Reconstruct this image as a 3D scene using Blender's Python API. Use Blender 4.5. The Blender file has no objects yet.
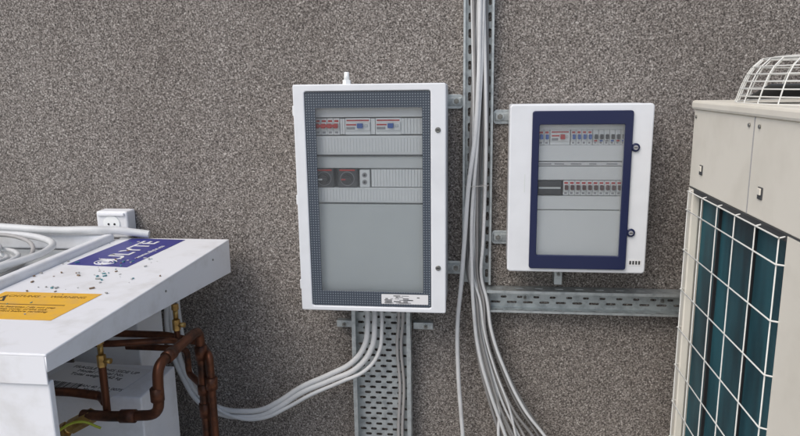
import bpy, bmesh, math, random
from mathutils import Vector, Matrix, Euler
random.seed(7)
D=bpy.data; S=bpy.context.scene
COL=S.collection
# ------------------------------------------------------------------ materials
def mat(name,col,rough=0.5,metal=0.0,var=0.0,vscale=8.0,bump=0.0,bscale=200.0,col2=None,spec=0.5,mask=(0.45,0.7)):
    m=D.materials.new(name); m.use_nodes=True; nt=m.node_tree; N=nt.nodes; L=nt.links
    b=N['Principled BSDF']
    b.inputs['Base Color'].default_value=(*col,1); b.inputs['Roughness'].default_value=rough
    b.inputs['Metallic'].default_value=metal; b.inputs['Specular IOR Level'].default_value=spec
    tc=N.new('ShaderNodeTexCoord')
    if col2 is not None or var>0:
        n=N.new('ShaderNodeTexNoise'); n.inputs['Scale'].default_value=vscale; n.inputs['Detail'].default_value=4
        n.inputs['Roughness'].default_value=0.65
        L.new(tc.outputs['Object'],n.inputs['Vector'])
        r=N.new('ShaderNodeValToRGB'); r.color_ramp.elements[0].position=mask[0]; r.color_ramp.elements[1].position=mask[1]
        c2=col2 if col2 is not None else tuple(c*(1-var) for c in col)
        r.color_ramp.elements[0].color=(*col,1); r.color_ramp.elements[1].color=(*c2,1)
        L.new(n.outputs['Fac'],r.inputs['Fac']); L.new(r.outputs['Color'],b.inputs['Base Color'])
    if bump>0:
        n2=N.new('ShaderNodeTexNoise'); n2.inputs['Scale'].default_value=bscale; n2.inputs['Detail'].default_value=1
        L.new(tc.outputs['Object'],n2.inputs['Vector'])
        bp=N.new('ShaderNodeBump'); bp.inputs['Strength'].default_value=bump; bp.inputs['Distance'].default_value=0.001
        L.new(n2.outputs['Fac'],bp.inputs['Height']); L.new(bp.outputs['Normal'],b.inputs['Normal'])
    return m
WHITE=mat('white_powder_coat',(0.77,0.79,0.81),0.38,var=0.08,vscale=5)
WHITE2=mat('white_painted_steel',(0.82,0.83,0.85),0.42,col2=(0.66,0.655,0.64),vscale=9,mask=(0.50,0.80))
PLAST=mat('white_plastic',(0.90,0.92,0.91),0.45)
PLASTG=mat('light_grey_plastic',(0.70,0.73,0.72),0.5)
PLATE=mat('grey_cover_plate',(0.66,0.70,0.69),0.5,var=0.05,vscale=3)
PANG=mat('grey_pan',(0.45,0.47,0.47),0.5,var=0.1,vscale=5)
NAVY=mat('navy_door_frame',(0.012,0.018,0.065),0.3)
BLACK=mat('black_plastic',(0.02,0.02,0.022),0.4)
DARK=mat('dark_grey_plastic',(0.05,0.053,0.057),0.5)
DARKR=mat('dark_red_brown_plastic',(0.10,0.035,0.03),0.5)
RED=mat('red_plastic',(0.55,0.03,0.025),0.4)
BLUE=mat('blue_plastic',(0.03,0.12,0.45),0.4)
GALV=mat('galvanised_steel',(0.56,0.60,0.60),0.45,metal=0.7,col2=(0.34,0.37,0.38),vscale=30)
GALVD=mat('dull_galvanised_steel',(0.42,0.45,0.45),0.5,metal=0.7,col2=(0.25,0.27,0.28),vscale=24)
BOLT=mat('zinc_bolt',(0.30,0.30,0.28),0.35,metal=0.9)
CABW=mat('white_cable_sheath',(0.66,0.67,0.67),0.45,var=0.15,vscale=12)
CABG=mat('grey_cable_sheath',(0.27,0.265,0.26),0.5,var=0.15,vscale=12)
CABL=mat('light_grey_cable_sheath',(0.42,0.41,0.40),0.5,var=0.15,vscale=12)
IVORY=mat('ivory_casing',(0.84,0.80,0.70),0.4,col2=(0.76,0.72,0.62),vscale=5)
WIRE=mat('white_coated_wire',(0.76,0.76,0.72),0.4)
COPPER=mat('weathered_copper',(0.15,0.058,0.03),0.42,metal=0.75,col2=(0.035,0.022,0.017),vscale=18,bump=0.2,bscale=90)
BRASS=mat('brass',(0.55,0.36,0.12),0.32,metal=0.9,col2=(0.28,0.17,0.06),vscale=40)
LBLUE=mat('blue_label',(0.04,0.04,0.25),0.35,var=0.2,vscale=20)
LORAN=mat('orange_label',(0.84,0.47,0.04),0.45,col2=(0.72,0.42,0.10),vscale=25)
PAPER=mat('paper_label',(0.76,0.76,0.76),0.6)
INK=mat('black_ink',(0.04,0.04,0.04),0.6)
INKG=mat('grey_ink',(0.35,0.35,0.36),0.6)
BROWNINK=mat('brown_ink',(0.22,0.12,0.02),0.6)
EARTH=mat('green_yellow_wire',(0.45,0.5,0.04),0.5)
YELL=mat('yellow_wire',(0.75,0.55,0.03),0.5)

def coil_mat():
    m=D.materials.new('teal_coil_fins'); m.use_nodes=True; nt=m.node_tree;N=nt.nodes;L=nt.links;b=N['Principled BSDF']
    tc=N.new('ShaderNodeTexCoord')
    w=N.new('ShaderNodeTexWave'); w.bands_direction='Y'; w.inputs['Scale'].default_value=90; w.inputs['Distortion'].default_value=0.5
    L.new(tc.outputs['Object'],w.inputs['Vector'])
    mp=N.new('ShaderNodeMapping'); mp.inputs['Scale'].default_value=(1,5,0.8); L.new(tc.outputs['Object'],mp.inputs['Vector'])
    n=N.new('ShaderNodeTexNoise'); n.inputs['Scale'].default_value=3; n.inputs['Detail'].default_value=5
    L.new(mp.outputs['Vector'],n.inputs['Vector'])
    r=N.new('ShaderNodeValToRGB'); r.color_ramp.elements[0].color=(0.006,0.032,0.045,1); r.color_ramp.elements[1].color=(0.024,0.12,0.15,1)
    r.color_ramp.elements[0].position=0.35; r.color_ramp.elements[1].position=0.65
    L.new(n.outputs['Fac'],r.inputs['Fac']); L.new(r.outputs['Color'],b.inputs['Base Color'])
    b.inputs['Roughness'].default_value=0.45
    bp=N.new('ShaderNodeBump'); bp.inputs['Strength'].default_value=0.6; bp.inputs['Distance'].default_value=0.002
    L.new(w.outputs['Fac'],bp.inputs['Height']); L.new(bp.outputs['Normal'],b.inputs['Normal'])
    return m
COIL=coil_mat()

def frit_mat():
    m=D.materials.new('printed_glass_border'); m.use_nodes=True; nt=m.node_tree;N=nt.nodes;L=nt.links;b=N['Principled BSDF']
    tc=N.new('ShaderNodeTexCoord'); sx=N.new('ShaderNodeSeparateXYZ'); L.new(tc.outputs['Object'],sx.inputs['Vector'])
    def cell(sock):
        a=N.new('ShaderNodeMath'); a.operation='DIVIDE'; a.inputs[1].default_value=0.0072; L.new(sock,a.inputs[0])
        f=N.new('ShaderNodeMath'); f.operation='FRACT'; L.new(a.outputs[0],f.inputs[0])
        s=N.new('ShaderNodeMath'); s.operation='SUBTRACT'; s.inputs[1].default_value=0.5; L.new(f.outputs[0],s.inputs[0])
        p=N.new('ShaderNodeMath'); p.operation='POWER'; p.inputs[1].default_value=2; L.new(s.outputs[0],p.inputs[0]); return p
    a=cell(sx.outputs['X']); c=cell(sx.outputs['Y'])
    s=N.new('ShaderNodeMath'); s.operation='ADD'; L.new(a.outputs[0],s.inputs[0]); L.new(c.outputs[0],s.inputs[1])
    g=N.new('ShaderNodeMath'); g.operation='LESS_THAN'; g.inputs[1].default_value=0.045; L.new(s.outputs[0],g.inputs[0])
    mx=N.new('ShaderNodeMix'); mx.data_type='RGBA'; mx.inputs['A'].default_value=(0.05,0.064,0.085,1); mx.inputs['B'].default_value=(0.25,0.28,0.31,1)
    L.new(g.outputs[0],mx.inputs['Factor']); L.new(mx.outputs['Result'],b.inputs['Base Color']); b.inputs['Roughness'].default_value=0.3
    return m
FRIT=frit_mat()

def glass_mat():
    m=D.materials.new('door_glass'); m.use_nodes=True; nt=m.node_tree;N=nt.nodes;L=nt.links
    N.remove(N['Principled BSDF']); out=N['Material Output']
    t=N.new('ShaderNodeBsdfTransparent'); t.inputs['Color'].default_value=(0.99,0.995,0.995,1)
    g=N.new('ShaderNodeBsdfGlossy'); g.inputs['Roughness'].default_value=0.02
    d=N.new('ShaderNodeBsdfDiffuse'); d.inputs['Color'].default_value=(0.75,0.79,0.80,1)
    tc=N.new('ShaderNodeTexCoord'); n=N.new('ShaderNodeTexNoise'); n.inputs['Scale'].default_value=3; n.inputs['Detail'].default_value=3; L.new(tc.outputs['Object'],n.inputs['Vector'])
    mr=N.new('ShaderNodeMapRange'); mr.inputs['From Min'].default_value=.3; mr.inputs['From Max'].default_value=.7; mr.inputs['To Min'].default_value=.01; mr.inputs['To Max'].default_value=.08
    L.new(n.outputs['Fac'],mr.inputs['Value'])
    fr=N.new('ShaderNodeFresnel'); fr.inputs['IOR'].default_value=1.4
    m1=N.new('ShaderNodeMixShader'); L.new(mr.outputs['Result'],m1.inputs[0]); L.new(t.outputs[0],m1.inputs[1]); L.new(d.outputs[0],m1.inputs[2])
    m2=N.new('ShaderNodeMixShader'); L.new(fr.outputs[0],m2.inputs[0]); L.new(m1.outputs[0],m2.inputs[1]); L.new(g.outputs[0],m2.inputs[2])
    L.new(m2.outputs[0],out.inputs['Surface']); return m
GLASS=glass_mat()

def wall_mat():
    m=D.materials.new('pebble_dash_render'); m.use_nodes=True; nt=m.node_tree;N=nt.nodes;L=nt.links;b=N['Principled BSDF']
    tc=N.new('ShaderNodeTexCoord')
    n=N.new('ShaderNodeTexNoise'); n.inputs['Scale'].default_value=215; n.inputs['Detail'].default_value=2; n.inputs['Roughness'].default_value=0.55; n.inputs['Distortion'].default_value=0.6
    L.new(tc.outputs['Object'],n.inputs['Vector'])
    r=N.new('ShaderNodeValToRGB'); cr=r.color_ramp
    cr.elements[0].position=0.34; cr.elements[0].color=(0.062,0.055,0.050,1)
    cr.elements[1].position=0.69; cr.elements[1].color=(0.46,0.435,0.405,1)
    e=cr.elements.new(0.45); e.color=(0.155,0.138,0.124,1)
    e=cr.elements.new(0.53); e.color=(0.222,0.201,0.183,1)
    e=cr.elements.new(0.61); e.color=(0.31,0.287,0.264,1)
    L.new(n.outputs['Fac'],r.inputs['Fac'])
    v=N.new('ShaderNodeTexVoronoi'); v.inputs['Scale'].default_value=300; L.new(tc.outputs['Object'],v.inputs['Vector'])
    sv=N.new('ShaderNodeSeparateColor'); L.new(v.outputs['Color'],sv.inputs[0])
    r2=N.new('ShaderNodeValToRGB'); r2.color_ramp.elements[0].position=0.0; r2.color_ramp.elements[0].color=(0.60,0.60,0.60,1); r2.color_ramp.elements[1].position=1; r2.color_ramp.elements[1].color=(1.38,1.38,1.38,1)
    L.new(sv.outputs[0],r2.inputs['Fac'])
    mu=N.new('ShaderNodeMix'); mu.data_type='RGBA'; mu.blend_type='MULTIPLY'; mu.inputs['Factor'].default_value=1
    L.new(r.outputs['Color'],mu.inputs['A']); L.new(r2.outputs['Color'],mu.inputs['B'])
    n3=N.new('ShaderNodeTexNoise'); n3.inputs['Scale'].default_value=1.8; n3.inputs['Detail'].default_value=4
    mp=N.new('ShaderNodeMapping'); mp.inputs['Scale'].default_value=(1.8,1,0.6); L.new(tc.outputs['Object'],mp.inputs['Vector']); L.new(mp.outputs['Vector'],n3.inputs['Vector'])
    r3=N.new('ShaderNodeValToRGB'); r3.color_ramp.elements[0].position=0.3; r3.color_ramp.elements[0].color=(0.90,0.885,0.87,1); r3.color_ramp.elements[1].position=0.7; r3.color_ramp.elements[1].color=(1.10,1.10,1.10,1)
    L.new(n3.outputs['Fac'],r3.inputs['Fac'])
    mu2=N.new('ShaderNodeMix'); mu2.data_type='RGBA'; mu2.blend_type='MULTIPLY'; mu2.inputs['Factor'].default_value=1
    L.new(mu.outputs['Result'],mu2.inputs['A']); L.new(r3.outputs['Color'],mu2.inputs['B'])
    L.new(mu2.outputs['Result'],b.inputs['Base Color']); b.inputs['Roughness'].default_value=0.85; b.inputs['Specular IOR Level'].default_value=0.3
    bp=N.new('ShaderNodeBump'); bp.inputs['Strength'].default_value=0.4; bp.inputs['Distance'].default_value=0.003
    L.new(n.outputs['Fac'],bp.inputs['Height']); L.new(bp.outputs['Normal'],b.inputs['Normal'])
    return m
WALL=wall_mat()
ROOF=mat('concrete_roof',(0.38,0.375,0.37),0.85,col2=(0.28,0.275,0.27),vscale=3,bump=0.5,bscale=60)

# ------------------------------------------------------------------ helpers
def group(name):
    e=D.objects.new(name,None); COL.objects.link(e); e.empty_display_size=0.1; return e
def finish(o,name,m,par):
    o.name=name
    if m is not None:
        o.data.materials.clear(); o.data.materials.append(m)
    if o.name not in COL.objects: COL.objects.link(o)
    if par is not None: o.parent=par
    return o
def box(name,x0,x1,y0,y1,z0,z1,m,par=None,bev=0.002,rot=None,seg=2):
    me=D.meshes.new(name); bm=bmesh.new(); bmesh.ops.create_cube(bm,size=1)
    sx,sy,sz=abs(x1-x0),abs(y1-y0),abs(z1-z0)
    bmesh.ops.scale(bm,vec=(sx,sy,sz),verts=bm.verts)
    b=min(bev,min(sx,sy,sz)*0.45)
    if b>0: bmesh.ops.bevel(bm,geom=bm.edges[:],offset=b,segments=seg,affect='EDGES',profile=0.5)
    bm.to_mesh(me); bm.free()
    for p in me.polygons: p.use_smooth=False
    o=D.objects.new(name,me); o.location=((x0+x1)/2,(y0+y1)/2,(z0+z1)/2)
    if rot: o.rotation_euler=rot
    return finish(o,name,m,par)
def cyl(name,p0,p1,r,m,par=None,n=24,r2=None,bev=0.0):
    p0=Vector(p0);p1=Vector(p1);d=p1-p0
    me=D.meshes.new(name); bm=bmesh.new()
    bmesh.ops.create_cone(bm,cap_ends=True,cap_tris=False,segments=n,radius1=r,radius2=r if r2 is None else r2,depth=d.length)
    if bev>0:
        ed=[e for e in bm.edges if len(e.link_faces)==2 and any(len(f.verts)>4 for f in e.link_faces)]
        bmesh.ops.bevel(bm,geom=ed,offset=bev,segments=2,affect='EDGES')
    bm.to_mesh(me); bm.free()
    if n>8:
        for p in me.polygons: p.use_smooth=len(p.vertices)==4
    o=D.objects.new(name,me); o.location=(p0+p1)/2; o.rotation_mode='QUATERNION'
    o.rotation_quaternion=Vector((0,0,1)).rotation_difference(d.normalized())
    return finish(o,name,m,par)
def tomesh(cu,name,M,m,par):
    tmp=D.objects.new('tmp',cu); COL.objects.link(tmp)
    dg=bpy.context.evaluated_depsgraph_get(); dg.update()
    me=D.meshes.new_from_object(tmp.evaluated_get(dg)); D.objects.remove(tmp)
    me.materials.clear()
    o=D.objects.new(name,me)
    o.matrix_world=M
    return finish(o,name,m,par)
def rrect(x0,x1,z0,z1,r,n=5):
    pts=[]
    for cx,cz,a0 in ((x1-r,z1-r,0),(x0+r,z1-r,90),(x0+r,z0+r,180),(x1-r,z0+r,270)):
        for i in range(n+1):
            a=math.radians(a0+90*i/n); pts.append((cx+r*math.cos(a),cz+r*math.sin(a)))
    return pts
MW=lambda y: Matrix(((1,0,0,0),(0,0,-1,y),(0,1,0,0),(0,0,0,1)))
MH=lambda z: Matrix(((1,0,0,0),(0,1,0,0),(0,0,1,z),(0,0,0,1)))
MX=lambda x: Matrix(((0,0,-1,x),(-1,0,0,0),(0,1,0,0),(0,0,0,1)))
def plate(name,outers,holes,M,th,m,par=None,bev=0.0):
    cu=D.curves.new(name,'CURVE'); cu.dimensions='2D'; cu.fill_mode='BOTH'; cu.extrude=max(th/2-bev,0.00005)
    cu.bevel_depth=bev; cu.bevel_resolution=2; cu.offset=-bev
    for pl in list(outers)+list(holes):
        s=cu.splines.new('POLY'); s.points.add(len(pl)-1)
        for p,q in zip(s.points,pl): p.co=(q[0],q[1],0,1)
        s.use_cyclic_u=True
    return tomesh(cu,name,M,m,par)
def tube(name,pts,r,m,par=None,res=3,closed=False):
    cu=D.curves.new(name,'CURVE'); cu.dimensions='3D'; cu.bevel_depth=r; cu.bevel_resolution=res; cu.resolution_u=8; cu.use_fill_caps=True
    s=cu.splines.new('BEZIER'); s.bezier_points.add(len(pts)-1)
    for b,p in zip(s.bezier_points,pts):
        b.co=p; b.handle_left_type='AUTO'; b.handle_right_type='AUTO'
    s.use_cyclic_u=closed
    o=tomesh(cu,name,Matrix.Identity(4),m,par)
    for p in o.data.polygons: p.use_smooth=True
    return o
def wires(name,polys,r,m,par=None,res=1):
    cu=D.curves.new(name,'CURVE'); cu.dimensions='3D'; cu.bevel_depth=r; cu.bevel_resolution=res
    for pl,cl in polys:
        s=cu.splines.new('POLY'); s.points.add(len(pl)-1)
        for p,q in zip(s.points,pl): p.co=(*q,1)
        s.use_cyclic_u=cl
    o=tomesh(cu,name,Matrix.Identity(4),m,par)
    for p in o.data.polygons: p.use_smooth=True
    return o
def text(name,txt,size,M,m,par,bold=0.0,align='CENTER'):
    cu=D.curves.new(name,'FONT'); cu.body=txt; cu.size=size; cu.align_x=align; cu.align_y='CENTER'; cu.extrude=0.0002; cu.offset=bold
    return tomesh(cu,name,M,m,par)
def pipe_run(name,pts,r,m,par,bend=None):
    bend=bend or r*2.2
    P=[Vector(p) for p in pts]; out=[P[0]]
    for i in range(1,len(P)-1):
        a=(P[i-1]-P[i]).normalized(); b=(P[i+1]-P[i]).normalized()
        s=P[i]+a*bend; e=P[i]+b*bend
        for k in range(7):
            t=k/6; out.append((1-t)**2*s+2*t*(1-t)*P[i]+t*t*e)
    out.append(P[-1])
    cu=D.curves.new(name,'CURVE'); cu.dimensions='3D'; cu.bevel_depth=r; cu.bevel_resolution=4; cu.use_fill_caps=True
    s=cu.splines.new('POLY'); s.points.add(len(out)-1)
    for p,q in zip(s.points,out): p.co=(*q,1)
    o=tomesh(cu,name,Matrix.Identity(4),m,par)
    for p in o.data.polygons: p.use_smooth=True
    return o
def bolt(name,c,d,par,r=0.007):
    c=Vector(c); d=Vector(d).normalized()
    cyl(name+'_washer',c,c+d*0.002,r*1.4,GALV,par,20)
    cyl(name,c+d*0.002,c+d*0.009,r,BOLT,par,6,bev=0.0006)
    cyl(name+'_stud',c+d*0.009,c+d*0.016,r*.5,BOLT,par,12,bev=0.0006)

# ------------------------------------------------------------------ setting
box('ground',-30,30,-60,0.5,-0.2,0.0,ROOF,None,bev=0)
bw=group('building_wall')
box('rendered_wall',-9,9,0,0.3,0,4.2,WALL,bw,bev=0)
box('coping',-9.02,9.02,-0.04,0.34,4.2,4.26,GALV,bw,bev=0.004)

# ------------------------------------------------------------------ enclosure 1 (left)
E=group('electrical_enclosure')
X0,X1,Z0,Z1=-0.508,-0.086,0.953,1.601
F=-0.200
def shell(E,X0,X1,Z0,Z1,F,m,r=0.006):
    t=0.012; yc=F+0.014
    plate('body_shell',[rrect(X0+.003,X1-.003,Z0+.003,Z1-.003,r)],[rrect(X0+t,X1-t,Z0+t,Z1-t,0.003)],MW((yc-0.012)/2),abs(yc+0.0)-0.014,m,E)
    box('back_plate',X0+t-.002,X1-t+.002,-0.012,-0.003,Z0+t-.002,Z1-t+.002,m,E,bev=0)
shell(E,X0,X1,Z0,Z1,F,WHITE)
plate('door_frame',[rrect(X0,X1,Z0,Z1,0.006)],[rrect(-.476,-.128,.967,1.582,0.006)],MW(F+0.007),0.014,WHITE,E,bev=0.003)
plate('glass_border',[rrect(-.4745,-.1295,.9685,1.5805,0.005)],[rrect(-.447,-.151,1.012,1.537,0.002)],MW(F+0.0065),0.005,FRIT,E)
plate('door_glass',[rrect(-.4465,-.1515,1.0125,1.5365,0.001)],[],MW(F+0.0065),0.003,GLASS,E)
for z in (1.476,1.088):
    cyl('lock',(-.108,F+0.001,z),(-.108,F-0.003,z),0.0075,BOLT,E,24,bev=0.001)
    box('lock_slot',-.1125,-.1035,F-0.0036,F-0.0028,z-.0013,z+.0013,BLACK,E,bev=0)
for z in (1.53,1.28,1.03):
    box('hinge',X0-.004,X0+.002,F+.004,F+.03,z-.014,z+.014,WHITE,E,bev=.002)
Y=-0.165
box('inner_liner_left',-.492,-.468,-.185,-.012,.97,1.585,PLAST,E,bev=0)
box('inner_liner_right',-.14,-.105,-.185,-.012,.97,1.585,PLAST,E,bev=0)
def cover(name,z0,z1,m=PLAST,x0=-.468,x1=-.14,y=Y):
    box(name,x0,x1,y,y+.012,z0,z1,m,E,bev=0.0015)
cover('cover_top',1.510,1.575)
cover('cover_upper',1.405,1.458)
cover('cover_middle',1.366,1.400,PLASTG,y=Y+.006)
cover('cover_lower',1.268,1.311)
cover('cover_blank',.975,1.263,PLATE,y=Y-.002)
box('recess_back',-.468,-.14,-.10,-.095,.975,1.575,PLASTG,E,bev=0)
box('shadow_line',-.46,-.15,Y-.003,Y+.001,1.4015,1.4055,DARK,E,bev=0)  # dark strip stands in for the shadow line between upper and middle covers
def ribs(par,x0,x1,z0,z1,y,m,step=0.009):
    n=max(1,int(round((x1-x0)/step)))
    w=(x1-x0)/n
    for i in range(n): box('blanking_rib',x0+i*w+.0003,x0+(i+1)*w-.0003,y,y+.008,z0,z1,m,par,bev=0.0005,seg=1)
ribs(E,-.463,-.150,1.412,1.452,Y-.002,PLAST)
ribs(E,-.463,-.150,1.272,1.307,Y-.002,PLAST)
def mcb(par,x,z,n,y,tog,w=0.018,h=0.046,strip=RED,body=PLAST):
    for i in range(n):
        a=x+i*w
        box('breaker_body',a+.0004,a+w-.0004,y,y+.03,z-h/2,z+h/2,body,par,bev=0.001)
        box('breaker_nose',a+.0008,a+w-.0008,y-.006,y+.001,z-h*.22,z+h*.22,body,par,bev=0.001)
        box('breaker_toggle',a+.0035,a+w-.0035,y-.017,y-.0055,z-.004,z+.009,tog,par,bev=0.0015)
        if strip: box('breaker_marking',a+.003,a+w-.003,y-.0004,y+.0006,z+h*.27,z+h*.40,strip,par,bev=0)
        box('breaker_print',a+.004,a+w-.005,y-.0004,y+.0006,z-h*.42,z-h*.30,INKG,par,bev=0)
YD=-0.160
zz=1.484
mcb(E,-.459,zz,4,YD,RED)
box('breaker_red_bar',-.457,-.389,YD-.0185,YD-.0165,zz-.001,zz+.007,RED,E,bev=.0005)
def rcd(par,x,z,w,y,tog,h=0.046):
    box('rcd_body',x,x+w,y,y+.03,z-h/2,z+h/2,PLAST,par,bev=.001)
    box('rcd_nose',x+.001,x+w-.001,y-.006,y+.001,z-h*.25,z+h*.25,PLAST,par,bev=.001)
    box('rcd_toggle',x+w*.5,x+w*.72,y-.018,y-.005,z-.004,z+.009,tog,par,bev=.0015)
    box('rcd_test_button',x+w*.78,x+w*.9,y-.009,y-.005,z-.002,z+.006,PLASTG,par,bev=.001)
    box('rcd_marking',x+.004,x+w*.45,y-.0067,y-.0055,z+.003,z+.007,RED,par,bev=0)
    box('rcd_print',x+.004,x+w*.4,y-.0067,y-.0055,z-.008,z-.001,INKG,par,bev=0)
    box('rcd_marking_b',x+.004,x+w-.004,y-.0007,y+.0006,z+h*.32,z+h*.40,RED,par,bev=0)
rcd(E,-.371,zz,.072,YD,BLUE); rcd(E,-.285,zz,.072,YD,BLUE)
ribs(E,-.213,-.150,zz-.022,zz+.022,YD,PLAST)
ribs(E,-.386,-.372,zz-.022,zz+.022,YD,PLAST); ribs(E,-.298,-.286,zz-.022,zz+.022,YD,PLAST)
zz=1.338
for x,hm in ((-.463,PLASTG),(-.396,RED)):
    cxx=x+.028
    box('rotary_switch_body',x,x+.056,YD-.006,YD+.03,zz-.027,zz+.027,DARK,E,bev=.003)
    cyl('rotary_switch_ring',(cxx,YD-.006,zz-.001),(cxx,YD-.0078,zz-.001),.0205,INKG,E,32)
    cyl('rotary_switch_dial',(cxx,YD-.0078,zz-.001),(cxx,YD-.011,zz-.001),.0185,BLACK,E,32,bev=.0008)
    cyl('rotary_switch_knob',(cxx,YD-.011,zz-.001),(cxx,YD-.017,zz-.001),.0125,BLACK,E,28,bev=.001)
    box('rotary_switch_handle',cxx-.0155,cxx+.0155,YD-.025,YD-.0165,zz-.0055,zz+.0035,BLACK,E,bev=.002)
    box('rotary_switch_pointer',cxx-.0135,cxx-.002,YD-.0256,YD-.0248,zz-.0030,zz+.0010,hm,E,bev=0)
    box('rotary_switch_mark',x+.006,x+.050,YD-.0073,YD-.0058,zz+.0212,zz+.0255,RED,E,bev=0)
box('key_switch_body',-.333,-.304,YD-.004,YD+.03,zz-.026,zz+.024,PLAST,E,bev=.002)
for dz in (-.011,.009):
    cyl('key_switch_hole',(-.3185,YD-.004,zz+dz),(-.3185,YD-.006,zz+dz),.007,INKG,E,20)
    cyl('key_switch_pin',(-.3185,YD-.006,zz+dz),(-.3185,YD-.008,zz+dz),.003,BLACK,E,12)
ribs(E,-.300,-.150,zz-.025,zz+.025,YD,PLAST)
plate('rating_sticker',[rrect(-.272,-.137,.977,1.006,.001)],[],MW(F+.0032),.0006,PAPER,E)
for i in range(26):
    a=random.uniform(-.268,-.165); l=random.uniform(.006,.024); zr=.9805+.0042*random.randint(0,5)
    box('sticker_print',a,min(a+l,-.14),F+.0022,F+.0029-i*.00001,zr-.0011,zr+.0011,INK if i%3 else INKG,E,bev=0)
cyl('top_gland_base',(-.365,-.15,1.60),(-.365,-.15,1.612),.012,PLAST,E,6)
cyl('top_gland',(-.365,-.15,1.611),(-.365,-.15,1.634),.008,PLAST,E,20,r2=.0065,bev=.001)
def bracket(par,xa,xb,z,boltx):
    lo,hi=min(xa,xb),max(xa,xb)
    plate('mounting_bracket',[rrect(lo,hi,z-.021,z+.021,.010)],[],MW(-.0045),.005,GALV,par,bev=.001)
    box('mounting_bracket_arm',lo+.004,hi-.004,-.012,-.0072,z-.012,z+.012,GALVD,par,bev=.002)
    bolt('bracket_bolt',(boltx,-.0122,z+.001),(0,-1,0),par,.0085)
bracket(E,-.115,-.045,1.546,-.064); bracket(E,-.115,-.045,1.036,-.064)
box('mounting_strut',-.445,-.388,-.024,-.001,.835,.857,GALV,E,bev=.0015)
box('mounting_strut_end',-.198,-.135,-.024,-.001,.835,.857,GALV,E,bev=.0015)
bolt('strut_bolt',(-.42,-.024,.846),(0,-1,0),E,.007); bolt('strut_bolt_b',(-.158,-.024,.846),(0,-1,0),E,.007)
for x in (-.335,-.312,-.29,-.235,-.215):
    cyl('cable_gland',(x,-.09,.957),(x,-.09,.935),.0115,PLASTG,E,8,bev=.001)

# ------------------------------------------------------------------ enclosure 2 (right)
E2=group('electrical_enclosure.001')
X0,X1,Z0,Z1=.086,.466,1.071,1.541; F2=-.16
shell(E2,X0,X1,Z0,Z1,F2,WHITE)
plate('front_frame',[rrect(X0,X1,Z0,Z1,0.010)],[rrect(.166,.391,1.12,1.487,0.004)],MW(F2+0.007),0.014,WHITE,E2,bev=0.004)
plate('door_border',[rrect(.1465,.4115,1.083,1.523,.007)],[rrect(.166,.391,1.122,1.486,.004)],MW(F2-.0035),.009,NAVY,E2,bev=.002)
plate('door_glass',[rrect(.164,.393,1.12,1.488,0.001)],[],MW(F2+0.0005),0.003,GLASS,E2)
for z in (1.424,1.189):
    cyl('door_lock',(.421,F2-.001,z),(.421,F2-.007,z),.0115,NAVY,E2,28,bev=.002)
    cyl('door_lock_core',(.421,F2-.007,z),(.421,F2-.008,z),.0062,INKG,E2,20)
    box('door_lock_slot',.4165,.4255,F2-.0087,F2-.0078,z-.001,z+.001,BLACK,E2,bev=0)
YE=-.132
def cov2(name,z0,z1,m=PLAST,y=YE-.004): box(name,.150,.407,y,y+.012,z0,z1,m,E2,bev=.0015)
cov2('cover_top',1.470,1.53); cov2('cover_middle',1.384,1.428); cov2('label_strip',1.371,1.3815,PAPER,YE-.006)
cov2('cover_middle_low',1.331,1.369); cov2('cover_low',1.2475,1.286); cov2('cover_blank',1.09,1.245,PLAST,YE-.006)
box('recess_back',.12,.44,-.08,-.075,1.09,1.53,PLASTG,E2,bev=0)
box('liner_left',.125,.1495,-.145,-.08,1.09,1.53,PLAST,E2,bev=0); box('liner_right',.4075,.43,-.145,-.08,1.09,1.53,PLAST,E2,bev=0)
mw=.0155
mcb(E2,.166,1.449,2,YE,BLUE,w=mw,h=.041,strip=RED)
rcd(E2,.198,1.449,.054,YE,RED,h=.041)
mcb(E2,.254,1.449,4,YE,BLUE,w=.0145,h=.041,strip=RED)
mcb(E2,.313,1.449,6,YE,BLACK,w=.0148,h=.041,strip=None)
for i,(m_) in enumerate((RED,BLUE,INKG,BLUE,RED,BLUE)):
    box('phase_mark',.316+i*.0148,.324+i*.0148,YE-.0068,YE-.005,1.438,1.4425,m_,E2,bev=0)
box('blank_module',.168,.234,YE-.002,YE+.02,1.289,1.328,DARK,E2,bev=.002)
box('blank_module_bar',.171,.231,YE-.0035,YE-.0015,1.306,1.311,PLASTG,E2,bev=0)
mcb(E2,.238,1.3085,10,YE,DARKR,w=mw+.0005,h=.041,strip=RED)
for i,s_ in enumerate((.170,.212,.256,.306,.352)):
    box('circuit_label',s_,s_+random.uniform(.018,.034),YE-.0066,YE-.0058,1.3745,1.378,INKG,E2,bev=0)
plate('warning_sticker',[rrect(.420,.455,1.094,1.112,.001)],[],MW(F2-.0004),.0006,PAPER,E2)
for i in range(4): box('sticker_print',.4225+i*.008,.4275+i*.008,F2-.0014,F2-.0008,1.098,1.108,INK,E2,bev=0)
box('brand_print',.128,.131,F2-.0006,F2-.0001,1.30,1.35,PLASTG,E2,bev=0)
bracket(E2,.045,.112,1.500,.064); bracket(E2,.045,.112,1.135,.064)
box('lower_clip',.232,.256,-.05,-.001,1.00,1.068,GALV,E2,bev=.002); bolt('clip_bolt',(.244,-.05,1.035),(0,-1,0),E2,.006)

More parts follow.
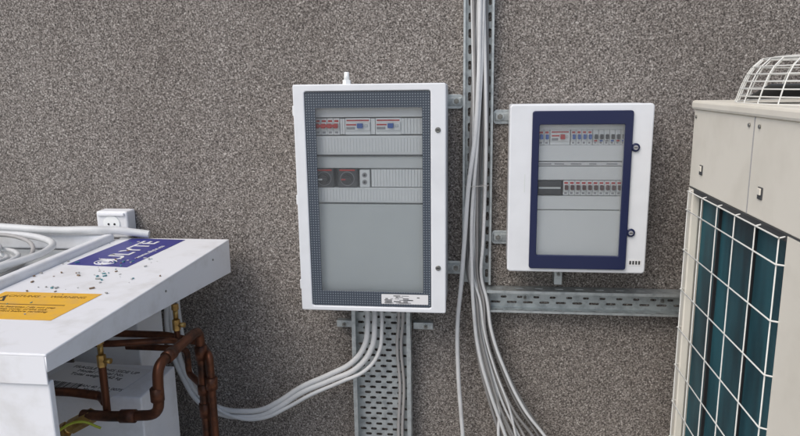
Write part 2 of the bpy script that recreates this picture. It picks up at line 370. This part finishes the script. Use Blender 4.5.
# ------------------------------------------------------------------ cable trays
def slot(cx,cz,w,h):
    r=min(w,h)/2*.98; return rrect(cx-w/2,cx+w/2,cz-h/2,cz+h/2,r,4)
T=group('cable_tray')
xa,xb=-.387,-.203
holes=[]
z=.93; k=0
while z>.03:
    cols=[-.365,-.331,-.295,-.259,-.225] if k%2==0 else [-.348,-.313,-.277,-.242]
    for c in cols: holes.append(slot(c,z,.020,.0085) )
    z-=.0185;k+=1
plate('tray_base',[[(xa,0.0),(xb,0.0),(xb,.945),(xa,.945)]],holes,MW(-.028),.0015,GALV,T)
for s,x in ((1,xa),(-1,xb)):
    plate('tray_side',[[(.0265,0.0),(.07,0.0),(.07,.945),(.0265,.945)]],[slot(.048,.9-.05*i,.008,.028) for i in range(17)],MX(x),.0015,GALV,T)
    box('tray_lip',min(x,x+s*.012),max(x,x+s*.012),-.0715,-.07,0.0,.945,GALV,T,bev=.0004)
T2=group('cable_tray.001')
xs=.03; xe=1.65
hl=[]
i=0
while xs+.03+i*.05<xe-.03:
    hl.append(slot(xs+.03+i*.05,.962,.030,.007)); hl.append(slot(xs+.055+i*.05,.945,.018,.007)); hl.append(slot(xs+.03+i*.05,.928,.030,.007)); i+=1
plate('tray_base',[[(xs,.911),(xe,.911),(xe,.979),(xs,.979)]],hl,MW(-.006),.0015,GALV,T2)
for z0 in (.911,.979):
    plate('tray_flange',[[(xs,-.056),(xe,-.056),(xe,-.0052),(xs,-.0052)]],[slot(xs+.04+.06*i,-.03,.026,.007) for i in range(26)],MH(z0),.0015,GALV,T2)
box('tray_lip_top',xs,xe,-.0572,-.0557,.971,.9797,GALV,T2,bev=.0004)
box('tray_lip_bottom',xs,xe,-.0572,-.0557,.9103,.917,GALV,T2,bev=.0004)
for x in (.15,.56): bolt('tray_bolt',(x,-.0068,.945),(0,-1,0),T2,.006)
T3=group('cable_tray.002')
xa,xb=-.044,.043
hs=[]; z=3.9
while z>1.0:
    for c in (-.026,0,.031): hs.append(slot(c,z,.009,.026))
    z-=.045
plate('tray_base',[[(xa,.99),(xb,.99),(xb,4.0),(xa,4.0)]],hs,MW(-.006),.0015,GALV,T3)
for s,x in ((1,xa),(-1,xb)):
    plate('tray_side',[[(.0052,.99),(.032,.99),(.032,4.0),(.0052,4.0)]],[slot(.019,3.9-.05*i,.008,.028) for i in range(58)],MX(x),.0015,GALV,T3)
    box('tray_lip',min(x,x+s*.006),max(x,x+s*.006),-.0335,-.032,.99,4.0,GALV,T3,bev=.0004)

# ------------------------------------------------------------------ cable bundle
CB=group('cable_bundle')
ncab=13
for i in range(ncab):
    r=random.choice((.0035,.004,.0045,.005)); m=random.choice((CABG,CABL,CABG,CABL,CABW))
    t=i/(ncab-1)
    row=i%3
    base=-.024+.046*t
    yb=-.014-row*.012
    pts=[(base+random.uniform(-.004,.004),yb,4.1)]
    ph=random.uniform(0,6)
    for z in (3.4,2.8,2.3,1.95,1.75,1.55,1.4,1.25,1.12,1.02):
        off=.007*math.sin(z*5+ph)
        pts.append((-.020+.040*t+off,yb-(.012 if z<1.8 else 0)+random.uniform(-.003,.003),z))
    xe_=.085+.155*t+random.uniform(-.022,.022); q=random.uniform(-.013,.013)
    pts+= [(-.006+.042*t,yb-.03,.95),(.000+.05*t+q*.5,yb-.04,.86),(.022+.07*t+q,yb-.045,.74),(.056+.102*t+q,yb-.05,.61),(xe_,yb-.05,.49),(xe_+.07,yb-.06,.3),(xe_+.16,yb-.10,.10),(xe_+.24,-.18-.02*row,.012),(xe_+.6,-.22-.025*i,.008)]
    tube('cable',pts,r,m,CB,res=2)
for j,(dx,r) in enumerate(((-.006,.0068),(.012,.0055))):
    if j==0:
        pts=[(-.002,-.055,4.1),(.0,-.055,3),(.004,-.052,2.2),(.002,-.055,1.8),(.0,-.06,1.6),(-.008,-.065,1.45),(-.026,-.07,1.3),(-.036,-.07,1.15),(-.046,-.072,1.0),(-.056,-.07,.88),(-.054,-.066,.72),(-.045,-.06,.58),(-.036,-.06,.46),(-.03,-.06,.2),(-.03,-.1,.02),(.2,-.3,.01)]
    else:
        pts=[(.012,-.052,4.1),(.012,-.052,3),(.010,-.05,2.2),(.012,-.05,1.8),(.006,-.055,1.6),(-.004,-.06,1.4),(-.016,-.06,1.2),(-.014,-.065,1.05),(-.008,-.08,.93),(.008,-.085,.8),(.045,-.085,.66),(.09,-.085,.53),(.14,-.085,.38),(.2,-.09,.15),(.27,-.2,.012),(.6,-.3,.01)]
    tube('cable_white',pts,r,CABW,CB,res=3)
for z in (1.88,1.30):
    wires('cable_tie',[([(-.034,-.072,z),(.03,-.072,z+.004),(.034,-.03,z),(-.038,-.03,z)],True)],.0012,CABL,CB)

# conduits
CD=group('flexible_conduits')
for k,(dx,dz,r) in enumerate(((0,0,.0085),(.023,-.018,.0085))):
    y=-.09-.004*k
    pts=[(-.335+dx,-.09,.945),(-.333+dx,y,.88),(-.345+dx,y,.80+dz*.3),(-.385+dx*.6,y,.745+dz),(-.46+dx*.3,y,.70+dz*.9),(-.55,y,.655+dz),(-.63,y,.60+dz),(-.69,y,.568+dz),(-.75,y,.56+dz),(-.82,y,.565+dz),(-.885-dx*.3,y,.60+dz),(-.935-dx*.6,y,.68),(-.96-dx*.8,y,.78),(-.965-dx*.6,y-.01,.88),(-.95,y-.03,1.0),(-.95,y-.03,1.08)]
    tube('conduit',pts,r,CABW,CD,res=4)
pts=[(-.29,-.09,.945),(-.288,-.095,.86),(-.30,-.095,.78),(-.34,-.1,.725),(-.42,-.1,.682),(-.52,-.1,.633),(-.60,-.1,.585),(-.68,-.1,.545),(-.76,-.1,.54),(-.84,-.1,.575),(-.9,-.1,.66),(-.93,-.1,.8),(-.93,-.12,1.08)]
tube('conduit',pts,.006,CABW,CD,res=4)
for x in (-.235,-.222):
    tube('cable',[(x,-.09,.945),(x-.003,-.075,.88),(x-.012,-.05,.78),(x-.005,-.045,.65),(x-.012,-.045,.5),(x-.008,-.045,.3),(x,-.05,.05)],.005,CABL,CD)

# ------------------------------------------------------------------ wall socket
WS=group('wall_socket')
box('socket_box',-1.212,-1.107,-.055,-.001,1.125,1.213,WHITE2,WS,bev=.006)
cyl('socket_face',(-1.16,-.055,1.172),(-1.16,-.058,1.172),.028,PLAST,WS,32,bev=.001)
for dx in (-.01,.01): cyl('socket_hole',(-1.16+dx,-.0575,1.172),(-1.16+dx,-.0592,1.172),.0035,BLACK,WS,12)
box('socket_lid_hinge',-1.205,-1.115,-.062,-.054,1.199,1.209,WHITE2,WS,bev=.002)

# ------------------------------------------------------------------ left unit
U=group('outdoor_condensing_unit')
SX=-.770; ZT=1.13; YN=-.965; YF=-.065; FD=.107
box('top_cover',-1.13,SX,YN,YF,ZT-.006,ZT,WHITE2,U,bev=.0028)
plate('side_fascia',[[(-YN-.001,ZT-.035),(-YN-.001,ZT-.005),(-YF+.001,ZT-.005),(-YF+.001,ZT-FD)]],[],MX(SX-.0025),.003,WHITE2,U,bev=.0006)
box('front_fascia',-2.2,SX-.004,YN+.0005,YN+.004,ZT-.06,ZT-.004,WHITE2,U,bev=.0012)
box('back_fascia',-2.2,SX-.005,YF-.004,YF-.0005,ZT-FD,ZT-.004,WHITE2,U,bev=.0012)
box('rim_right',-1.158,-1.131,YN+.02,YF-.03,ZT-.03,ZT+.022,WHITE2,U,bev=.008,seg=4)
box('rim_front',-2.2,-1.159,YN+.005,YN+.035,ZT-.03,ZT+.022,WHITE2,U,bev=.008,seg=4)
box('rim_back',-2.2,-1.159,YF-.05,YF-.022,ZT-.03,ZT+.018,WHITE2,U,bev=.008,seg=4)
box('rim_step',-1.20,-1.1585,YN+.036,YF-.051,ZT-.02,ZT+.004,WHITE2,U,bev=.004,seg=3)
box('recess_pan',-2.2,-1.2005,YN+.036,YF-.051,ZT-.045,ZT-.03,PANG,U,bev=.002)
box('front_panel',-2.2,SX-.006,YN+.007,YN+.022,.12,ZT-.058,WHITE2,U,bev=.003)
box('upper_cabinet',-2.2,-1.2,-.60,-.12,.84,ZT-.046,WHITE2,U,bev=.003)
box('riser_cabinet',-1.199,-.985,-.27,-.12,.30,ZT-.0065,WHITE2,U,bev=.004)
box('lower_cabinet',-2.2,-.835,-.55,-.36,.06,.835,WHITE2,U,bev=.004)
box('front_cabinet',-2.2,-1.2,YN+.031,-.6,.06,ZT-.046,WHITE2,U,bev=.003)
for x in (-1.85,-.90):
    for y in (-.92,-.45): box('foot',x-.04,x+.04,y-.03,y+.04,0,.061 if y>-.6 else .12,DARK,U,bev=.004)
for y in (-.2,-.5): cyl('fascia_screw',(SX-.001,y,ZT-.03),(SX+.0012,y,ZT-.03),.003,BOLT,U,12)
def quad(name,pts,z,m,par,th=.0006): return plate(name,[pts],[],MH(z),th,m,par)
quad('blue_label',[(-1.105,-.385),(-.925,-.400),(-.905,-.085),(-1.085,-.075)],ZT+.0006,LBLUE,U)
MT=lambda x,y,z,a: Matrix.Translation((x,y,z))@Matrix.Rotation(a,4,'Z')
text('label_lettering','ULYTE',.078,MT(-1.005,-.225,ZT+.0015,math.radians(86)),PAPER,U,bold=.001)
text('label_small_print','www.ulyte.eu',.026,MT(-.942,-.24,ZT+.0015,math.radians(86)),PAPER,U)
for r_ in (.030,.020,.010):
    wires('label_swirl',[([(-1.01+r_*math.cos(a*.35)*1.0,-.357+r_*.8*math.sin(a*.35),ZT+.001) for a in range(18)],False)],.0018,PAPER,U)
quad('orange_label',[(-1.115,-.80),(-.872,-.80),(-.862,-.625),(-1.105,-.625)],ZT+.0006,LORAN,U)
box('label_rule',-1.09,-.90,-.712,-.708,ZT+.0008,ZT+.0014,BROWNINK,U,bev=0)
text('label_warning_text','ACHTUNG  -  WARNING',.018,MT(-.985,-.655,ZT+.0012,0),BROWNINK,U)
text('label_warning_text_b','Nicht betreten / do not step\non top cover of the unit\nDisconnect before servicing',.013,MT(-.985,-.740,ZT+.0012,0),BROWNINK,U)
plate('label_triangle',[[(-1.10,-.69),(-1.06,-.69),(-1.08,-.655)]],[[(-1.092,-.686),(-1.068,-.686),(-1.08,-.665)]],MH(ZT+.0012),.0006,INK,U)
PX=Matrix.Translation((-1.02,-.46,.8365))@Matrix.Rotation(math.radians(-8),4,'Z')
plate('shipping_label',[rrect(-.125,.125,-.085,.085,.002)],[],PX,.0006,PAPER,U)
bars=[]; x=-.11
while x<.0:
    w_=random.choice((.0015,.003,.0045)); bars.append([(x,-.07),(x+w_,-.07),(x+w_,-.035),(x,-.035)]); x+=w_+random.choice((.002,.0035))
plate('shipping_barcode',bars,[],PX@Matrix.Translation((0,0,.0006)),.0004,INK,U)
text('shipping_text','FRAGILE - THIS SIDE UP\nModel / Serial No.\nTotal weight 142 kg',.020,PX@Matrix.Translation((0,.035,.0006)),INK,U)
text('shipping_text_b','EAN 40 1882 0075\nMade in EU',.017,PX@Matrix.Translation((.06,-.052,.0006)),INK,U)
H=group('coiled_cables')
for k in range(7):
    a0=random.uniform(0,6); rx=.17+.02*(k%3)-.01*k*.3; ry=.13+.012*(k%4); z0=ZT-.02+.009*k*.8
    pts=[(-1.45+random.uniform(-.02,.02)+rx*math.cos(a0+t*2*math.pi/12),-.42+ry*math.sin(a0+t*2*math.pi/12),z0+random.uniform(-.003,.004)) for t in range(12)]
    tube('cable_loop',pts,.0065,CABW,H,res=2,closed=True)
tube('hose',[(-2.4,-.10,ZT+.045),(-1.8,-.11,ZT+.05),(-1.5,-.12,ZT+.042),(-1.3,-.13,ZT+.036),(-1.2,-.12,ZT+.036),(-1.12,-.095,ZT+.03),(-1.07,-.078,ZT+.020),(-1.03,-.07,ZT+.0135)],.0125,CABW,H,res=5)
tube('hose',[(-2.4,-.16,ZT+.03),(-1.8,-.17,ZT+.035),(-1.5,-.17,ZT+.034),(-1.3,-.20,ZT+.026),(-1.22,-.28,ZT+.02),(-1.24,-.5,ZT+.014),(-1.3,-.8,ZT+.012)],.010,CABW,H,res=5)
tube('cable_loop',[(-1.9,-.3,ZT+.01),(-1.6,-.25,ZT+.04),(-1.35,-.22,ZT+.03),(-1.25,-.35,ZT),(-1.3,-.6,ZT-.02),(-1.6,-.75,ZT-.02)],.006,CABL,H,res=3)
me=D.meshes.new('scattered_debris'); bm=bmesh.new()
for i in range(85):
    cx_=random.gauss(-1.0,.07); cy_=random.uniform(-.62,-.30) if i%3 else random.uniform(-.8,-.1)
    cx_=max(-1.12,min(-.79,cx_)); s_=random.uniform(.0018,.0065)
    rr=bmesh.ops.create_cube(bm,size=1,matrix=Matrix.Translation((cx_,cy_,ZT+s_*.28+.0008))@Matrix.Rotation(random.uniform(0,3),4,'Z')@Matrix.Diagonal((s_*random.uniform(.8,2.2),s_*.7,s_*.5,1)))
    mi=random.randint(0,3)
    for v in rr['verts']:
        for f_ in v.link_faces: f_.material_index=mi
bm.to_mesh(me); bm.free()
for m_ in (mat('teal_chip',(0.08,.25,.28),.5),mat('brown_chip',(.22,.15,.09),.7),mat('grey_chip',(.35,.35,.33),.7),mat('pale_chip',(.5,.5,.48),.7)): me.materials.append(m_)
o=D.objects.new('scattered_debris',me); COL.objects.link(o)

# ------------------------------------------------------------------ AC unit (right)
A=group('air_conditioner_outdoor_unit')
AX=.538; AXE=1.55; AY0=-.25; AY1=-.93; AZ=1.55; OZ=1.322
box('top_lid',AX-.006,AXE,AY1-.006,AY0+.006,AZ-.022,AZ,IVORY,A,bev=.006)
box('upper_side_panel',AX+.001,AX+.012,AY1+.001,AY0-.001,OZ+.012,AZ-.0225,IVORY,A,bev=.002)
box('post_far',AX,AX+.02,AY0-.035,AY0,.06,OZ+.010,IVORY,A,bev=.003)
box('post_near',AX,AX+.03,AY1,-.805,.06,OZ+.010,IVORY,A,bev=.003)
box('front_panel',AX+.0305,AXE,AY1,AY1+.02,.06,AZ-.0225,IVORY,A,bev=.003)
box('back_panel',AX+.0205,AXE,AY0-.02,AY0,.06,AZ-.0225,IVORY,A,bev=.003)
box('right_panel',AXE-.02,AXE-.001,AY1+.021,AY0-.021,.06,AZ-.0225,IVORY,A,bev=.003)
box('bottom_rail',AX+.001,AX+.03,-.804,AY0-.036,.06,.16,IVORY,A,bev=.003)
box('base_feet',AX+.02,AXE-.02,AY1+.03,AY1+.13,0,.058,GALV,A,bev=.003); box('base_feet_rear',AX+.02,AXE-.02,AY0-.13,AY0-.03,0,.058,GALV,A,bev=.003)
box('opening_head',AX+.002,AX+.03,-.804,AY0-.036,OZ-.004,OZ+.0115,DARK,A,bev=.001)
box('coil',AX+.028,AX+.068,-.804,AY0-.036,.16,OZ-.004,COIL,A,bev=0)
for y in (-.42,-.62):
    box('coil_support',AX+.020,AX+.0275,y-.002,y+.002,.16,OZ-.004,BLACK,A,bev=.0008)
gw=[]
gx=AX-.008
ys=[AY0-.03-.103*i for i in range(6)]
for yy in ys: gw.append(([(gx,yy,.13),(gx,yy,OZ+.002),(AX+.008,yy,OZ+.006)],False))
z=OZ-.045
zs=[]
while z>.12: zs.append(z); z-=.105
for z in zs: gw.append(([(AX+.01,AY0-.022,z),(gx-.003,AY0-.028,z),(gx-.003,-.80,z),(AX+.01,-.812,z)],False))
gw.append(([(gx-.002,AY0-.03,OZ+.003),(gx-.002,-.80,OZ+.003)],False))
wires('wire_guard',gw,.0017,WIRE,A,res=2)
for y,z in ((-.335,1.385),(-.68,1.385)):
    box('panel_latch',AX-.0015,AX+.0015,y-.010,y+.010,z-.012,z+.012,DARK,A,bev=.001)
    box('panel_latch_tab',AX-.004,AX-.001,y-.007,y+.007,z-.003,z+.010,IVORY,A,bev=.001)
box('panel_seam',AX-.0006,AX+.0015,-.626,-.624,OZ+.013,AZ-.023,INKG,A,bev=0)
box('panel_seam_low',AX-.0004,AX+.0015,AY1+.01,AY0-.01,OZ+.0095,OZ+.0120,DARK,A,bev=0)
for y in (-.27,-.60,-.65,-.9): cyl('panel_screw',(AX+.0005,y,AZ-.04),(AX-.002,y,AZ-.04),.004,BOLT,A,12)
cx,cy,R=.835,-.53,.285
fg=[]
def ring(r,z,n=56): return ([(cx+r*math.cos(2*math.pi*i/n),cy+r*math.sin(2*math.pi*i/n),z) for i in range(n)],True)
Hh=.092
prof=[(R,AZ+.001),(R-.004,AZ+.015),(R-.008,AZ+.03),(R-.013,AZ+.045),(R-.019,AZ+.06),(R-.028,AZ+.075),(R-.045,AZ+Hh)]
for r,z in prof: fg.append(ring(r,z))
for i in range(1,10): fg.append(ring((R-.045)*(1-i/10.5),AZ+Hh+.003*i**.5))
for i in range(32):
    a=2*math.pi*i/32
    fg.append(([(cx+r*math.cos(a),cy+r*math.sin(a),z) for r,z in prof]+[(cx+.03*math.cos(a),cy+.03*math.sin(a),AZ+Hh+.009)],False))
wires('fan_guard',fg,.0015,WIRE,A,res=1)
cyl('fan_hub',(cx,cy,AZ+.001),(cx,cy,AZ+.03),.06,DARK,A,32)
for i in range(4):
    a=i*math.pi/2
    b=box('fan_blade',cx-.12,cx+.12,cy-.06,cy+.06,AZ+.02,AZ+.024,DARK,A,bev=.001)
    b.location=(cx+.14*math.cos(a),cy+.14*math.sin(a),AZ+.024); b.rotation_euler=(math.radians(14),0,a)

# ------------------------------------------------------------------ copper pipework
CP=group('copper_pipework')
pipe_run('liquid_line',[(-.728,-.42,0.0),(-.728,-.42,.97),(-.735,-.64,.965),(-.742,-.64,.84),(-.86,-.64,.83),(-.95,-.62,.82)],.0125,COPPER,CP,bend=.03)
pipe_run('gas_line',[(-.700,-.43,0.0),(-.700,-.43,.90),(-.76,-.345,.90),(-.86,-.345,.92),(-1.1,-.345,.92)],.010,COPPER,CP,bend=.02)
pipe_run('branch_line',[(-.728,-.415,.80),(-.81,-.33,.80),(-.81,-.33,.875),(-.99,-.33,.875)],.009,COPPER,CP,bend=.02)
pipe_run('header_line',[(-1.2,-.52,.955),(-.93,-.50,.955),(-.80,-.44,.945),(-.80,-.40,.925)],.009,COPPER,CP,bend=.02)
for p,q in (((-.728,-.42,.925),(-.728,-.42,.885)),((-.7335,-.60,.966),(-.7325,-.565,.967)),((-.742,-.64,.91),(-.742,-.64,.875)),((-.80,-.64,.834),(-.84,-.64,.832)),((-.728,-.42,.76),(-.728,-.42,.72)),((-.700,-.43,.84),(-.700,-.43,.805)),((-.728,-.42,.815),(-.728,-.42,.785))):
    cyl('pipe_socket',p,q,.016,COPPER,CP,24,bev=.002)
def valve(x,y,z,s=1):
    cyl('valve_body',(x,y,z-.05*s),(x,y,z-.018*s),.011*s,BRASS,CP,6,bev=.001)
    cyl('valve_neck',(x,y,z-.018*s),(x,y,z+.01*s),.007*s,BRASS,CP,20)
    cyl('valve_cap',(x,y,z+.01*s),(x,y,z+.028*s),.010*s,BRASS,CP,6,bev=.001)
    cyl('valve_port',(x,y,z-.034*s),(x+.025*s,y,z-.034*s),.007*s,BRASS,CP,16)
valve(-.80,-.40,1.005,.95); pipe_run('valve_stub',[(-.80,-.40,.965),(-.80,-.40,.92),(-.80,-.345,.905)],.008,COPPER,CP,bend=.015)
valve(-.885,-.62,.995,.95); pipe_run('valve_stub_b',[(-.885,-.62,.955),(-.885,-.62,.83)],.009,COPPER,CP)
cyl('brass_elbow',(-.92,-.62,.822),(-.98,-.63,.79),.018,BRASS,CP,6,bev=.002)
cyl('brass_union',(-.98,-.63,.79),(-1.05,-.64,.755),.013,BRASS,CP,24,bev=.002)
cyl('brass_nut',(-.985,-.63,.787),(-1.0,-.632,.779),.019,BRASS,CP,6,bev=.002)
pipe_run('suction_line',[(-.90,-.60,.845),(-.93,-.57,.845),(-1.0,-.585,.86),(-1.2,-.59,.86)],.011,COPPER,CP,bend=.015)
tube('earth_wire',[(-.88,-.66,.81),(-.92,-.68,.835),(-.96,-.7,.82),(-1.0,-.7,.77),(-1.02,-.7,.70)],.003,EARTH,CP)

# ------------------------------------------------------------------ camera / light
cam=D.cameras.new('Camera'); co=D.objects.new('Camera',cam); COL.objects.link(co)
co.location=(0,-2,1.6); co.rotation_euler=(math.radians(78.499),math.radians(.745),math.radians(6.648))
cam.sensor_width=36; cam.lens=29.7; cam.clip_start=.02; cam.clip_end=500; S.camera=co
w=D.worlds.new('World'); S.world=w; w.use_nodes=True
bg=w.node_tree.nodes['Background']; sk=w.node_tree.nodes.new('ShaderNodeTexSky'); sk.sky_type='NISHITA'; sk.sun_disc=False
el,az=math.radians(50),math.radians(215)
sk.sun_elevation=el; sk.sun_rotation=az; sk.dust_density=3; sk.air_density=1.0
w.node_tree.links.new(sk.outputs['Color'],bg.inputs['Color']); bg.inputs['Strength'].default_value=0.15
sun=D.lights.new('Sun','SUN'); so=D.objects.new('Sun',sun); COL.objects.link(so); sun.energy=1.5; sun.angle=math.radians(50); sun.color=(1,.98,.94)
d=Vector((math.sin(az)*math.cos(el),math.cos(az)*math.cos(el),math.sin(el)))
so.rotation_mode='QUATERNION'; so.rotation_quaternion=Vector((0,0,1)).rotation_difference(d); so.location=d*6
S.view_settings.view_transform='Standard'; S.view_settings.look='None'; S.view_settings.exposure=0
